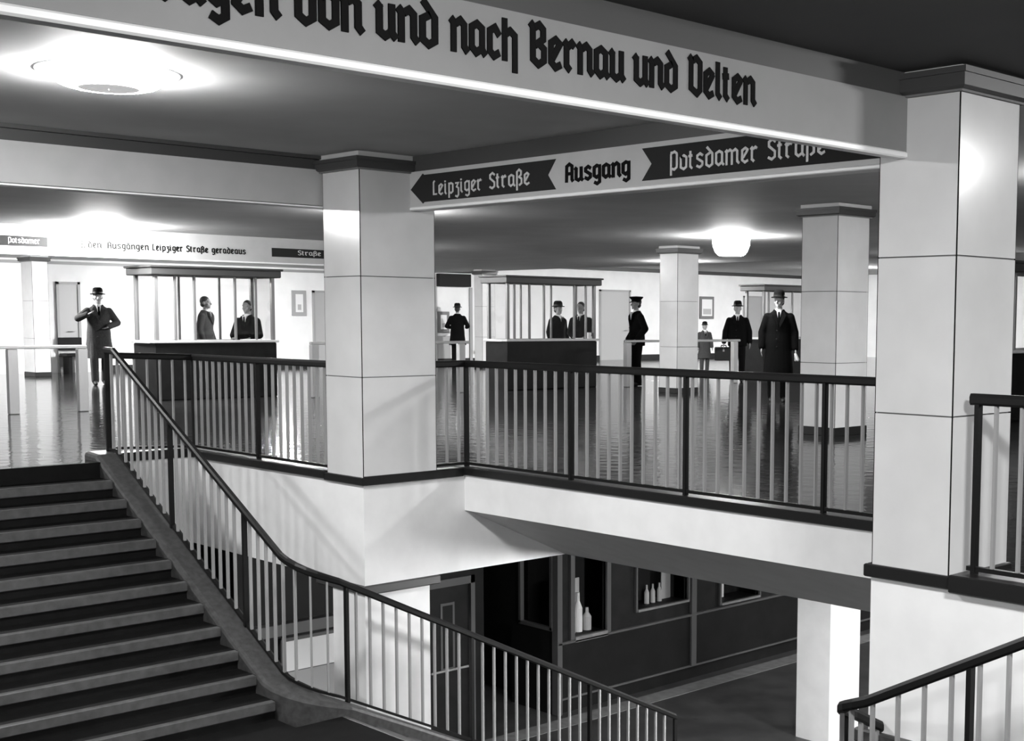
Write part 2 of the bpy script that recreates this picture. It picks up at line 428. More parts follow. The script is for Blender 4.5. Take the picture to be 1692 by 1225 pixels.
# ------------------------------------------------------------------ lettering
G = {
 'n': ([[(-1, 8.3), (.3, 9.6)], [(0, 9.2), (0, -.2)], [(1.4, 8.6), (3, 9.6), (4.7, 8.3), (4.7, 1.6), (6.0, .2)]], 5.6),
 'u': ([[(-1, 8.3), (.3, 9.6)], [(0, 9.2), (0, 1.5), (2.1, .3), (4.4, 1.8)], [(4.6, 9.8), (4.6, 1.6), (5.9, .2)]], 5.6),
 'd': ([[(.4, 13.2), (4.8, 8.6), (4.8, 1.5), (2.4, .1), (0, 1.6), (0, 7.8), (2.6, 9.2)]], 5.2),
 'a': ([[(0, 1.8), (0, 8.3), (2.4, 9.6), (4.7, 8.3), (4.7, 1.7), (6, .2)], [(0, 2), (2, .4), (4.6, 2.0)]], 5.7),
 'c': ([[(4.2, 7.4), (2.4, 9.5), (0, 8.2), (0, 1.8), (1.9, .3), (4.1, 1.5)]], 4.4),
 'h': ([[(0, 12.8), (0, -.2)], [(.6, 8.2), (2.6, 9.4), (4.8, 8.0), (4.8, -3.6)]], 5.2),
 'e': ([[(4.4, 1.3), (2.2, .2), (0, 1.9), (0, 8.2), (2.3, 9.6), (4.4, 8.2)], [(4.3, 8.4), (.9, 3.4)]], 4.9),
 'r': ([[(-1, 8.3), (.3, 9.6)], [(0, 9.2), (0, 1.6), (1.5, .3)], [(1, 8.2), (2.6, 9.5), (3.6, 8.6)]], 4.2),
 'B': ([[(-1, 12.2), (.3, 13.5)], [(0, 13.0), (0, 1.8), (2.6, .2), (5.2, 1.8), (5.2, 5.6), (2.4, 7.4)], [(1.2, 12.4), (3, 13.4), (4.8, 12), (4.8, 8.8), (1.4, 6.6)]], 6.0),
 'V': ([[(-1, 12.2), (.3, 13.5)], [(0, 13.0), (0, 2.0), (3.6, .2), (5.4, 1.8), (5.4, 11.8), (3.2, 13.4), (1.4, 12.4)]], 6.2),
 'v': ([[(.6, 10.4), (0, 8.6), (0, 1.8), (2.5, .2), (4.8, 1.6), (4.8, 8.4), (2.8, 9.7)]], 5.4),
 'o': ([[(0, 8.3), (2.4, 9.6), (4.7, 8.3), (4.7, 1.7), (2.4, .3), (0, 1.7), (0, 8.3), (1.2, 8.95)]], 5.3),
 'l': ([[(0, 13.2), (0, 1.6), (1.5, .2)]], 2.2),
 't': ([[(0, 11.8), (0, 1.6), (1.5, .2)], [(-1.3, 8.6), (1.6, 8.9)]], 2.9),
 'g': ([[(4.7, 9.8), (4.7, -2.4), (2.6, -3.7), (.5, -2.6)], [(4.7, 8.6), (2.4, 9.6), (0, 8.3), (0, 2.4), (2.1, 1.0), (4.6, 2.5)]], 5.3),
 'Z': ([[(0, 12), (2.6, 13.3), (4.6, 11.6), (4.4, 8.4), (2, 7), (4.9, 5.4), (4.9, 1.8), (2.8, .1), (-.2, 1.5)]], 5.4),
 'L': ([[(1.2, 13.2), (0, 12), (0, 1.0), (3.9, .9)]], 4.4),
 'i': ([[(0, 9.5), (0, 1.5), (1.3, .2)], [(0, 12.2), (0, 11.2)]], 2.2),
 'p': ([[(0, 9.8), (0, -3.6)], [(0, 8.4), (2.4, 9.6), (4.6, 8.3), (4.6, 1.7), (2.4, .4), (0, 1.6)]], 5.2),
 'z': ([[(0, 9), (3.6, 9), (1.4, 5.6), (3.7, 4.2), (3.7, -1.8), (2.1, -3.6), (0, -2.6)]], 4.3),
 'S': ([[(5, 11.4), (2.7, 13.2), (.2, 11.6), (.2, 8.8), (4.8, 5.2), (4.8, 1.8), (2.4, .2), (-.2, 1.6)]], 5.4),
 'ß': ([[(0, -3.6), (0, 11.4), (2.1, 13.1), (4.1, 11.6), (4.1, 8.6), (2, 7.2), (4.7, 5.4), (4.7, 1.8), (2.4, .3)]], 5.3),
 'A': ([[(-.2, -.2), (0, 11.4), (2.4, 13), (4.8, 11.4), (4.8, 1.4), (5.6, .2)], [(0, 5.8), (4.8, 5.8)]], 5.8),
 's': ([[(4.5, 8.2), (2.4, 9.6), (.2, 8.3), (.2, 6.4), (4.4, 3.8), (4.4, 1.7), (2.2, .3), (-.2, 1.5)]], 5.0),
 'P': ([[(-.2, 12.4), (0, 12.4), (0, -3)], [(0, 11.8), (3, 13), (5, 11.4), (5, 2.2), (2.8, .6), (0, 1.8)]], 5.6),
 'm': ([[(-1, 8.3), (.3, 9.6)], [(0, 9.2), (0, -.2)], [(1.2, 8.6), (2.6, 9.6), (4.2, 8.4), (4.2, -.2)], [(5.4, 8.6), (6.8, 9.6), (8.4, 8.3), (8.4, 1.6), (9.7, .2)]], 9.4),
}
DOTS = [[(1.2, 12.4), (1.2, 11.2)], [(3.6, 12.4), (3.6, 11.2)]]
G['ü'] = (G['u'][0] + DOTS, G['u'][1]); G['ä'] = (G['a'][0] + DOTS, G['a'][1])


def ribbon(pl, w):
    L, R = [], []
    P = [Vector(p) for p in pl]
    for i, p in enumerate(P):
        d0 = (P[i] - P[i - 1]).normalized() if i else (P[1] - P[0]).normalized()
        d1 = (P[i + 1] - P[i]).normalized() if i < len(P) - 1 else d0
        n0, n1 = Vector((-d0.y, d0.x)), Vector((-d1.y, d1.x)); n = n0 + n1
        n = n.normalized() if n.length > .2 else n0
        k = w / 2 / max(.55, n.dot(n0))
        e = Vector((0, 0))
        if i == 0: e = -d0 * w * .18
        if i == len(P) - 1: e = d0 * w * .18
        L.append(p + n * k + e); R.append(p - n * k + e)
    return L, R


def word(text, a0, a1, base0, base1, xh, wgt, plane, parent, m, gap=1.6, thick=.004):
    """letters between along-wall positions a0..a1 on a baseline; plane = ('X', x, sign) or ('Y', y, sign)"""
    tot = 0; pos = []
    for ch in text: pos.append(tot); tot += G[ch][1] + wgt * .62 + gap
    tot -= gap
    sx = (a1 - a0) / tot; sz = xh / 10.0
    mb = MB()
    for ch, p0 in zip(text, pos):
        for si, pl in enumerate(G[ch][0]):
            L, R = ribbon(pl, wgt)
            vs = []
            for t in (0, thick):
                for q in L + R:
                    a = a0 + (p0 + q.x + wgt * .31) * sx; f = (a - a0) / (a1 - a0)
                    z = base0 + (base1 - base0) * f + q.y * sz
                    off = plane[1] + plane[2] * (t + (.0015 + .0006 * si if t else .0008))
                    vs.append((off, a, z) if plane[0] == 'X' else (a, off, z))
            n = len(L); fs = []
            for i in range(n - 1):
                fs.append((i, i + 1, n + i + 1, n + i)); fs.append((2 * n + i, 3 * n + i, 3 * n + i + 1, 2 * n + i + 1))
                fs.append((i, 2 * n + i, 2 * n + i + 1, i + 1)); fs.append((n + i, n + i + 1, 3 * n + i + 1, 3 * n + i))
            fs.append((0, n, 3 * n, 2 * n)); fs.append((n - 1, 3 * n - 1, 4 * n - 1, 2 * n - 1))
            mb.add(vs, fs, m)
    o = mb.build('lettering', parent)
    o.matrix_parent_inverse = Matrix.Translation(-Vector(parent.location))
    return o


def local(o, parent):
    o.parent = parent; o.matrix_parent_inverse = Matrix.Translation(-Vector(parent.location)); return o

# Bernau beam: runs from the near pillar towards the viewer
BX = -4.06
t = thing('sign_beam', 'long grey overhead beam with black blackletter line to Bernau und Velten', 'sign', (BX, 3, 2.235))
local(MB().box(BX - .075, BX, -6, RY0, 2.238, 2.52, 'sign').build('fascia_board'), t)
local(MB().box(BX - .072, BX + .006, -6, RY0, 2.203, 2.2375, 'lit_lip', bev=.008).build('lit_edge_strip'), t)
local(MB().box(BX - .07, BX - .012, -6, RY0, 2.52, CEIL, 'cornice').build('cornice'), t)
PL = ('X', BX, 1)
def yb(x, y): return at(x, y, X=BX)
for txt, xa, ya, xb, yb_ in (('Zügen', 251, 8, 461, 30), ('von', 489, 42, 599, 57), ('und', 623, 69, 723, 80), ('nach', 746, 90, 854, 105),
                             ('Bernau', 877, 113, 1031, 140), ('und', 1048, 146, 1118.5, 155), ('Velten', 1138.5, 162, 1247, 180)):
    a, b = at(xa, ya, X=BX), at(xb, yb_, X=BX)
    word(txt, a.y, b.y, 2.335, 2.335, .115, 2.5, PL, t, 'ink', gap=1.0)

# exit beam across the notch
EY = 6.70
t = thing('sign_beam', 'exit beam with Ausgang between two dark street arrows', 'sign', (-7, EY, 2.28))
local(MB().box(LX1, RX0 + .01, EY, EY + .15, 2.29, 2.585, 'sign_light').build('fascia_board'), t)
local(MB().box(LX1, RX0 + .01, EY - .006, EY + .15, 2.264, 2.2895, 'lit_lip', bev=.006).build('lit_edge_strip'), t)
local(MB().box(LX1, RX0 + .01, EY + .02, EY + .13, 2.585, CEIL, 'cornice').build('cornice'), t)
def xe(x, y): return at(x, y, Y=EY).x
z0, z1 = 2.325, 2.55; zm = (z0 + z1) / 2
xa, xs_, xn, xe_ = xe(679, 312), xe(699, 310), xe(906, 290), xe(919, 290)
pts = [(xa, zm), (xs_, z0 - .012), (xs_ + .02, z0), (xe_, z0), (xn, zm), (xe_, z1), (xs_ + .02, z1), (xs_, z1 + .012)]
local(MB().prism(pts, 'y', EY - .003, EY + .001, 'ink_dark').build('arrow'), t)
xa, xn = xe(1061, 273), xe(1077, 273)
pts = [(xa, z0), (RX0 - .22, z0), (RX0 - .03, zm), (RX0 - .22, z1), (xa, z1), (xn, zm)]
local(MB().prism(pts, 'y', EY - .003, EY + .001, 'ink_dark').build('arrow'), t)
PE = ('Y', EY - .003, -1)
word('Leipziger', xe(717, 319), xe(798, 311), 2.372, 2.376, .088, 1.6, PE, t, 'letter')
word('Straße', xe(810, 309), xe(877, 303), 2.378, 2.382, .092, 1.7, PE, t, 'letter')
word('Ausgang', xe(935.5, 297), xe(1042, 288), 2.372, 2.376, .098, 2.5, ('Y', EY, -1), t, 'ink', gap=1.2)
word('Potsdamer', xe(1109, 281), xe(1254, 268), 2.374, 2.38, .098, 1.7, PE, t, 'letter')
word('Straße', xe(1270, 266), xe(1366, 258), 2.38, 2.384, .098, 1.7, PE, t, 'letter')

# plain beam beyond the stair and its cornice
t = thing('ceiling_beam', 'plain pale ceiling beam meeting the corner pillar near the round lamp', 'beam', (-10.2, 2, 2.29))
local(MB().box(-10.29, -10.14, -8.9, LY1, 2.305, 2.605, 'sign_light').build('fascia_board'), t)
local(MB().box(-10.29, -10.137, -8.9, LY1, 2.286, 2.299, 'lit_lip').build('lit_edge_strip'), t)
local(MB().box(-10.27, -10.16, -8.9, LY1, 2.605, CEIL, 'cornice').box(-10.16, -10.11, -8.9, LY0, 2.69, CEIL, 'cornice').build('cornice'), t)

# far sign beam with the three painted notices
FX = -21.0
t = thing('sign_beam', 'far overhead beam with small dark notices above the booth', 'sign', (FX, 8, 2.29))
local(MB().box(FX - .2, FX, -8.9, 14.2, 2.30, CEIL, 'sign_light').build('fascia_board'), t)
local(MB().box(FX - .2, FX + .005, -8.9, 14.2, 2.275, 2.2995, 'lit_lip').build('lit_edge_strip'), t)
PF = ('X', FX, 1)
def yf(x): return at(x, 415, X=FX).y
for txt, xa, xb in (('Zu', 134, 142), ('den', 146, 168), ('Ausgängen', 178, 246), ('Leipziger', 252, 302), ('Straße', 308, 344), ('geradeaus', 350, 406)):
    word(txt, yf(xa), yf(xb), 2.42, 2.42, .075, 2.2, PF, t, 'ink')
for xa, xb in ((-30, 79), (449, 550)):
    local(MB().box(FX, FX + .006, yf(xa), yf(xb), 2.40, 2.55, 'ink_dark').build('notice_panel'), t)
PG = ('X', FX + .006, 1)
word('Potsdamer', yf(14), yf(66), 2.445, 2.445, .06, 1.6, PG, t, 'letter')
word('Straße', yf(492), yf(530), 2.445, 2.445, .06, 1.6, PG, t, 'letter')

# ------------------------------------------------------------------ stairs
def flight(label, mir):
    X = (lambda x: MIRX - x) if mir else (lambda x: x)
    t = thing('staircase', label, 'stairs', (X(TOPX + 1.5), 3.3, LAND))
    for k in range(1, 12):
        xa, xb = TOPX + TREAD * (k - 1), TOPX + TREAD * k
        z = -RISE * k
        s = local(MB().box(X(xa), X(xb), LOY + .05, 5.2, z - RISE * 1.1, z, 'step').build('step'), t)
        n = MB().box(X(xb - .03), X(xb + .025), LOY + .05, 5.195, z - .082, z + .002, 'nosing', bev=.008).build('nosing')
        n.parent = s
    # head edge on the gallery floor
    local(MB().box(X(TOPX), X(TOPX + .025), LOY + .05, 5.25, -RISE, -.002, 'step').build('step'), t)
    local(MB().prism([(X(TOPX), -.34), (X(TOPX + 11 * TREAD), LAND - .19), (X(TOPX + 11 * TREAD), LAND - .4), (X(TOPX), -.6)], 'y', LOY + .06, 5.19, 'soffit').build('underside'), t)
    return t
flight('dark stair flight with worn pale step edges climbing to the gallery by the round lamp', False)
flight('opposite dark stair flight rising beside the near pillar', True)
CFX0, CFX1 = -9.0, MIRX + 9.0
t = thing('staircase', 'broad dark central stair flight going down under the gallery', 'stairs', (-6.7, 7.4, LOWF))
R2 = (LAND - LOWF) / 13
for k in range(1, 13):
    y0, y1 = 5.62 + .3015 * (k - 1), 5.62 + .3015 * k; z = LAND - R2 * k
    s = local(MB().box(CFX0, CFX1, y0, y1, z - R2 * 1.1, z, 'step').build('step'), t)
    n = MB().box(CFX0, CFX1, y1 - .03, y1 + .025, z - .082, z + .002, 'nosing', bev=.008).build('nosing'); n.parent = s
t = thing('stair_landing', 'dark half landing where the stair flights meet', 'landing', (-6.7, 3.4, LAND))
l = local(MB().box(TOPX + 11 * TREAD + .002, MIRX - TOPX - 11 * TREAD - .002, LOY, 5.2, LAND - .25, LAND, 'step').box(CFX0, CFX1, 5.2, 5.618, LAND - .25, LAND, 'step').build('slab'), t)
local(MB().box(CFX0, CFX1, 5.60, 5.645, LAND - .082, LAND + .002, 'nosing', bev=.008).build('nosing'), t)

# ------------------------------------------------------------------ railings
def railing(name, label, path, foot, posts, spacing=.13, skip=None, hand=(.026, .03), botrail=True, ends=True):
    """path: list of (x, y, z_rail); foot: drop from rail to foot; posts: distances along the path"""
    t = thing(name, label, 'railing', (path[0][0], path[0][1], path[0][2] - foot))
    P = [Vector(p) for p in path]
    a, b = hand
    prof = [(-a, -b * .6), (-a * .6, -b), (a * .6, -b), (a, -b * .6), (a, b * .4), (a * .6, b), (-a * .6, b), (-a, b * .4)]
    local(MB().sweep(path, prof, 'iron').build('handrail', smooth=False), t)
    if botrail:
        local(MB().sweep([(p.x, p.y, p.z - foot + .03) for p in P], [(-.015, -.012), (.015, -.012), (.015, .012), (-.015, .012)], 'iron').build('bottom_rail'), t)
    acc = [0]
    for i in range(1, len(P)): acc.append(acc[-1] + (P[i] - P[i - 1]).to_2d().length)
    def pos(s):
        for i in range(1, len(P)):
            if s <= acc[i] + 1e-6:
                f = (s - acc[i - 1]) / (acc[i] - acc[i - 1]); d = (P[i] - P[i - 1])
                return P[i - 1].lerp(P[i], f), math.atan2(d.y, d.x)
        return P[-1], 0
    def post(s, w, m, nm):
        p, an = pos(s)
        mb = MB(); mb.box(-w[0], w[0], -w[1], w[1], -foot + .0, -.02, m)
        o = mb.build(nm); o.parent = t; o.location = p - Vector(t.location); o.rotation_euler = (0, 0, an)
    n = round(acc[-1] / spacing)
    for s in posts: post(s, (.013, .02), 'iron', 'post')
    k = 0
    bar = None
    s = spacing
    while s < acc[-1] - .04:
        if all(abs(s - q) > .045 for q in posts):
            p, an = pos(s)
            if bar is None:
                bar = MB().box(-.0075, .0075, -.0125, .0125, -foot + .02, -.02, 'bar', bev=.003).build('baluster'); o = bar
            else:
                o = bar.copy(); COL.objects.link(o)
            o.parent = t; o.location = p - Vector(t.location); o.rotation_euler = (0, 0, an)
        s += spacing
    return t

RH = .955
railing('railing', 'gallery railing on the edge between the stair head and the corner pillar', [(-12.70, 5.42, RH + .03), (-12.70, 6.27, RH), (LX0 - .005, 6.25, RH)], RH - .035,
        [.02, .85, 2.15], spacing=.128)
railing('railing', 'long gallery railing around the set-back edge between the two big pillars', [(LX1 + .0 - .04, LY1 + .01, RH), (LX1 - .04, NY + .05, RH), (RX0 - .05, NY + .03, RH), (RX0 - .05, RY1 + .02, RH)], RH - .035,
        [.35 + q for q in (0, 1.41, 2.71, 4.02, 5.22)], spacing=.1302)
railing('railing', 'gallery railing starting beside the near pillar above its black coping', [(-3.665, 6.03, RH), (2.5, 6.03, RH)], RH - .045, [.04, 1.35, 2.65, 3.95], spacing=.145)


def stair_rail_path(mir):
    pts = [(-12.70, 5.40, 1.035), (-12.52, 5.40, 1.03)]
    for k in range(1, 9): x = -12.52 + (3.0) * k / 8; pts.append((x, 5.40, 1.03 - .524 * (x + 12.52)))
    z0 = pts[-1][2]
    for k in range(1, 7):
        a = math.radians(90 * k / 6); r = .32
        pts.append((-9.52 + r * math.sin(a), 5.40 + r * (1 - math.cos(a)), z0 - .20 * k / 6))
    y0 = pts[-1][1]; z1 = pts[-1][2]
    for k in range(1, 9): y = y0 + (9.62 - y0) * k / 8; pts.append((-9.2, y, z1 - .4955 * (y - y0)))
    if mir: pts = [(MIRX - x, y, z) for x, y, z in pts]
    return pts
pth = stair_rail_path(False)
railing('railing', 'stair railing with black handrail that turns at the landing and goes on down', pth, .97, [.02, 1.30, 2.6, 3.75, 5.0, 6.4, 7.69], spacing=.128)
railing('railing', 'stair railing of the opposite flight in front of the white fascia under the near pillar', stair_rail_path(True), .97, [.02, 1.30, 2.6, 3.62, 5.0, 6.4, 7.69], spacing=.15)


def stringer(label, mir):
    p = [(x, y, z - .97) for x, y, z in stair_rail_path(False)]
    p[0] = (p[0][0] - .06, p[0][1], .075); p[1] = (p[1][0], p[1][1], .06)
    p = [(x, y, z) for x, y, z in p] + [(-9.2, 9.72, p[-1][2] - .04)]
    if mir: p = [(MIRX - x, y, z) for x, y, z in p]
    s = 1 if not mir else -1
    t = thing('stair_stringer', label, 'stair curb', (p[0][0], p[0][1], 0))
    mb = MB()
    # stair side is to the right of travel (negative offset) for the plain flight
    mb.sweep(p, [(s * .07, -.42), (s * .07, -.02), (s * .055, 0), (s * -.16, 0), (s * -.19, -.012), (s * -.2, -.035), (s * -.2, -.42)], 'curb')
    local(mb.build('curb_block'), t)
stringer('dark rounded stone curb under the stair railing beside the worn steps', False)
stringer('dark stone curb of the opposite stair flight', True)

# ------------------------------------------------------------------ ceiling lamps
def lamp(label, x, y, r=.29, z=CEIL, opal='opal', grp=None, deep=1.0):
    t = thing('ceiling_lamp', label, 'lamp', (x, y, z), group=grp)
    k = r / .29
    MB().lathe([(.02 * k, -.001), (.375 * k, -.001), (.38 * k, -.005), (.37 * k, -.012), (.30 * k, -.030), (.02, -.030)], m='opal_rim', seg=40).build('rim', t, smooth=True)
    MB().lathe([(.31 * k, -.03), (.30 * k, -.06 * deep), (.26 * k, -.10 * deep), (.21 * k, -.12 * deep), (.165 * k, -.125 * deep)], m=opal, seg=20).build('glass_bowl', t, smooth=True)
    MB().lathe([(.165 * k, -.125 * deep), (.15 * k, -.129 * deep), (.001, -.130 * deep)], m='lamp_cap', seg=24).build('centre_plate', t, smooth=True)
    return t
lamp('large round opal ring lamp on the ceiling above the stair', -7.6, 3.3, deep=.72)
lamp('bright round ceiling lamp glowing above the far hall beside the pillar', -14.5, 16.4, opal='opal_mid', deep=2.6)
lamp('bright ceiling lamp above the barrier and the man in the long coat', -20.2, 8.6, opal='opal_hall', deep=1.6)
HALL = 'opal ceiling lamps hidden behind beams and pillars'  # unseen lamps, several of them added to brighten walls, pillars and lower level
for x, y, z in ((-14.5, 9.8, CEIL), (-5.6, 11.6, CEIL), (-14.5, 23, CEIL), (-22.0, 14.3, CEIL), (-21.6, 22.6, CEIL), (-28, 9, CEIL), (-28, 16, CEIL),
                (-26, 27, 3.12), (-14.6, 33, 3.12), (-26.5, 36, 3.12), (-14.5, 3.0, CEIL), (-.8, 3.3, 2.645), (-.8, -3.3, 2.645), (-7.6, -3.3, CEIL), (-.8, 9.8, CEIL), (-6.9, 9.2, -.92), (-5.4, 11.6, -.92), (-6.0, 16.5, -.92), (-9.6, 20.5, -.92)):
    lamp('unseen round opal ceiling lamp placed for light behind beams, pillars or the frame edge', x, y, z=z, grp=HALL, opal='opal_low' if z < 0 else 'opal_far' if x < -25.5 or y > 30 else 'opal_hall' if x < -12 and y > 5 else 'opal_near' if x > -7 or y < 0 else 'opal')

# ------------------------------------------------------------------ control booths
def booth(label, X, y0, y1, depth, mulls, roofz=2.18):
    t = thing('control_booth', label, 'booth', (X - depth / 2, (y0 + y1) / 2, 0))
    x0 = X - depth
    A = lambda mb, nm, par=None: local(mb.build(nm), t)
    A(MB().box(X - .05, X, y0, y1, 0, .93, 'booth', bev=.015).box(x0, x0 + .05, y0, y1, 0, .93, 'booth', bev=.015).box(x0 + .05, X - .05, y0, y0 + .05, 0, .93, 'booth').box(x0 + .05, X - .05, y1 - .05, y1, 0, .93, 'booth'), 'counter')
    A(MB().box(X - .13, X + .035, y0 - .035, y1 + .035, .93, .975, 'booth_top', bev=.01).box(x0 - .03, x0 + .08, y0 - .035, y1 + .035, .93, .975, 'booth_top', bev=.01).box(x0 + .08, X - .13, y0 - .035, y0 + .07, .93, .975, 'booth_top').box(x0 + .08, X - .13, y1 - .07, y1 + .035, .93, .975, 'booth_top'), 'counter_ledge')
    A(MB().box(x0 - .06, X + .07, y0 - .07, y1 + .07, roofz - .15, roofz - .03, 'roof', bev=.012).box(x0 - .09, X + .10, y0 - .10, y1 + .10, roofz - .035, roofz, 'roof', bev=.01), 'roof')
    zc, zt = .975, roofz - .15
    def post(x, y, w=.028): A(MB().box(x - w, x + w, y - w, y + w, zc, zt, 'mull', bev=.006), 'window_post')
    for x in (x0 + .05, X - .04):
        for y in (y0 + .04, y1 - .04): post(x, y)
    for y in mulls: post(X - .04, y, .018)
    for y in (y0 + (y1 - y0) * .36, y0 + (y1 - y0) * .7): post(x0 + .05, y, .016)
    ed = sorted([y0 + .04] + list(mulls) + [y1 - .04])
    for a, b in zip(ed, ed[1:]): A(MB().box(X - .043, X - .037, a + .02, b - .02, zc, zt, 'glass'), 'pane')
    A(MB().box(x0 + .08, X - .07, y0 + .037, y0 + .043, zc, zt, 'glass'), 'pane')
    A(MB().box(x0 + .08, X - .07, y1 - .043, y1 - .037, zc, zt, 'glass'), 'pane')
    return t
def yx(x, X): return at(x, 525, X=X).y
BXL, BXM, BXR = -20.9, -19.8, -19.7
booth('large glazed control booth beyond the stair railing under the far notices', BXL, yx(256, BXL), yx(456, BXL), .8,
      [yx(q, BXL) for q in (292, 324, 391, 425)])
booth('glazed control booth with dark counter left of the uniformed official', BXM, yx(838, BXM), yx(986, BXM), .65, [yx(q, BXM) for q in (852, 877, 901, 951, 970)])
booth('control booth partly hidden behind the tall man in the overcoat', BXR, yx(1262, BXR), yx(1400, BXR), .6, [yx(q, BXR) for q in (1272, 1311)])
booth('control booth with dark counter seen just past the near tiled pillar', -9.3, 15.6, 18.2, .8, [16.4, 17.3])

# papers lying on the booth ledges
def sheet(label, x, y, z, a=.15, b=.1, rz=0, tilt=0, h=.012):
    o = tag(MB().box(-a, a, -b, b, 0, h, 'paper').build('paper_stack'), label, 'paper'); o.location = (x, y, z); o.rotation_euler = (tilt, 0, rz); return o
sheet('stack of white papers on the big booth ledge before the clerk', BXL - .07, yx(416, BXL), .976, .045, .16)
sheet('single white form at the end of the big booth ledge', BXL - .07, yx(441, BXL), .976, .045, .08)
sheet('white papers on the smaller booth ledge before the clerk', BXM - .08, yx(961, BXM), .976, .04, .09)
def cup(label, x, y, z):
    o = tag(MB().lathe([(.001, 0), (.045, 0), (.055, .10), (.05, .12), (.001, .12)], m='paper', seg=18).build('white_jar', smooth=False), label, 'jar'); o.location = (x, y, z)
cup('white jar at the corner of the smaller booth', BXM - .09, yx(978, BXM), .976)

# ------------------------------------------------------------------ barriers in the passages between the booths
def barrier(label, X, ya, yb, posts, h=.95):
    t = thing('barrier', label, 'barrier', (X, (ya + yb) / 2, 0))
    local(MB().box(X - .035, X + .035, ya, yb, h - .05, h, 'metal', bev=.01).build('top_rail'), t)
    for y in posts:
        local(MB().box(X - .05, X + .05, y - .065, y + .065, 0, h - .05, 'metal', bev=.01).build('post'), t)
    return t
barrier('pale barrier with a flat post in front of the man in the long coat', -19.3, 4.6, yx(140, -19.3), [yx(135, -19.3) - .02, yx(17, -19.3)])
barrier('pale barrier with a flat post before the man seen from behind', -19.9, 12.6, yx(774, -19.9), [yx(761, -19.9)])
barrier('short pale barrier beside the uniformed official', -19.4, yx(1034, -19.4), yx(1088, -19.4), [yx(1037, -19.4)])
barrier('pale barrier with a flat post in front of the briefcase man', -19.2, yx(1120, -19.2), yx(1222, -19.2), [yx(1214, -19.2)])
barrier('pale barrier post beside the corner pillar in front of the far grey door', -20.2, yx(512, -20.2), yx(545, -20.2), [yx(518, -20.2)])

# ------------------------------------------------------------------ things on the far walls
W = FARX
def wy(x): return at(x, 525, X=W).y
def wz(x, y): return at(x, y, X=W).z
def door(n, x0, x1, ztop, m='door', z0=0.0):
    t = bpy.data.objects.new('door_%d' % n, None); COL.objects.link(t); t.location = (W, (wy(x0) + wy(x1)) / 2, 0); t['kind'] = 'structure'
    a, b = wy(x0), wy(x1)
    local(MB().box(W + .001, W + .04, a, b, z0, ztop, m).build('leaf'), t)
    local(MB().box(W + .001, W + .07, a - .06, a, z0, ztop + .06, 'wall_grey').box(W + .001, W + .07, b, b + .06, z0, ztop + .06, 'wall_grey').box(W + .001, W + .07, a - .06, b + .06, ztop, ztop + .06, 'wall_grey').build('frame'), t)
    h = MB().tube((W + .04, b - .12, 1.0), (W + .10, b - .12, 1.0), .012, m='metal').tube((W + .10, b - .12, 1.0), (W + .10, b - .26, 1.0), .012, m='metal').build('handle'); local(h, t)
door(1, 992, 1038, wz(1010, 482)); door(2, 1229, 1256, wz(1240, 492)); door(3, 97, 128, wz(110, 470)); door(4, 519, 556, wz(525, 484))

t = thing('sign_box', 'wide black sign box above the passage behind the man seen from behind', 'sign', (W + .1, wy(747), wz(747, 474)))
local(MB().box(W + .02, W + .18, wy(721), wy(773), wz(747, 474), wz(747, 453), 'ink_dark', bev=.01).build('case'), t)
local(MB().box(W + .0, W + .22, wy(717), wy(776), wz(747, 451), wz(747, 443), 'roof', bev=.01).build('hood'), t)
MB().box(W + .001, W + .05, wy(721) - .05, wy(721), 0, wz(721, 474), 'wall_grey').box(W + .001, W + .05, wy(775), wy(775) + .1, 0, wz(721, 474), 'wall_grey').box(W + .001, W + .02, wy(721), wy(744), 0, wz(730, 555), 'wall_grey').build('trim_11', kind='structure')

def poster(label, x0, x1, y0, y1, frame='mull', inner='paper', name='framed_notice', cat='notice'):
    t = thing(name, label, cat, (W, wy((x0 + x1) / 2), wz(x0, y1)))
    a, b, z0, z1 = wy(x0), wy(x1), wz(x0, y1), wz(x0, y0)
    local(MB().box(W + .002, W + .05, a, b, z0, z1, frame, bev=.008).build('frame'), t)
    e = .1
    local(MB().box(W + .05, W + .054, a + e, b - e, z0 + e, z1 - e, inner).build('sheet'), t)
    local(MB().box(W + .054, W + .056, a + e * 1.6, b - e * 1.6, z0 + e * 1.6, z0 + (z1 - z0) * .45, 'paper_grey').build('print_block'), t)
poster('small framed white notice on the far wall next to the corner pillar', 702, 716, 515, 534, 'wall_grey')
poster('framed white poster beside the man seen from behind', 722, 741, 515, 550)
poster('dark framed notice on the wall above the small child', 1155, 1178, 490, 527)
poster('framed timetable on the bright wall beside the grey far door', 482, 505, 480, 522, 'wall_grey')
o = tag(MB().box(W + .02, W + .3, wy(785), wy(803), wz(790, 579), wz(790, 575), 'roof', bev=.01).build('wall_shelf'), 'small dark shelf on the far wall next to the slim pillar', 'shelf')
t = thing('bench', 'low dark bench by the far wall beyond the barrier with a flat post', 'bench', (W + .5, wy(108), 0))
a, b = wy(92), wy(130)
local(MB().box(W + .15, W + .6, a, b, .40, .47, 'booth', bev=.01).build('seat'), t)
for y in (a + .1, b - .1): local(MB().box(W + .2, W + .55, y - .04, y + .04, 0, .40, 'booth').build('leg'), t)
local(MB().box(W + .08, W + .13, a, b, .55, .85, 'booth', bev=.01).build('backrest'), t)

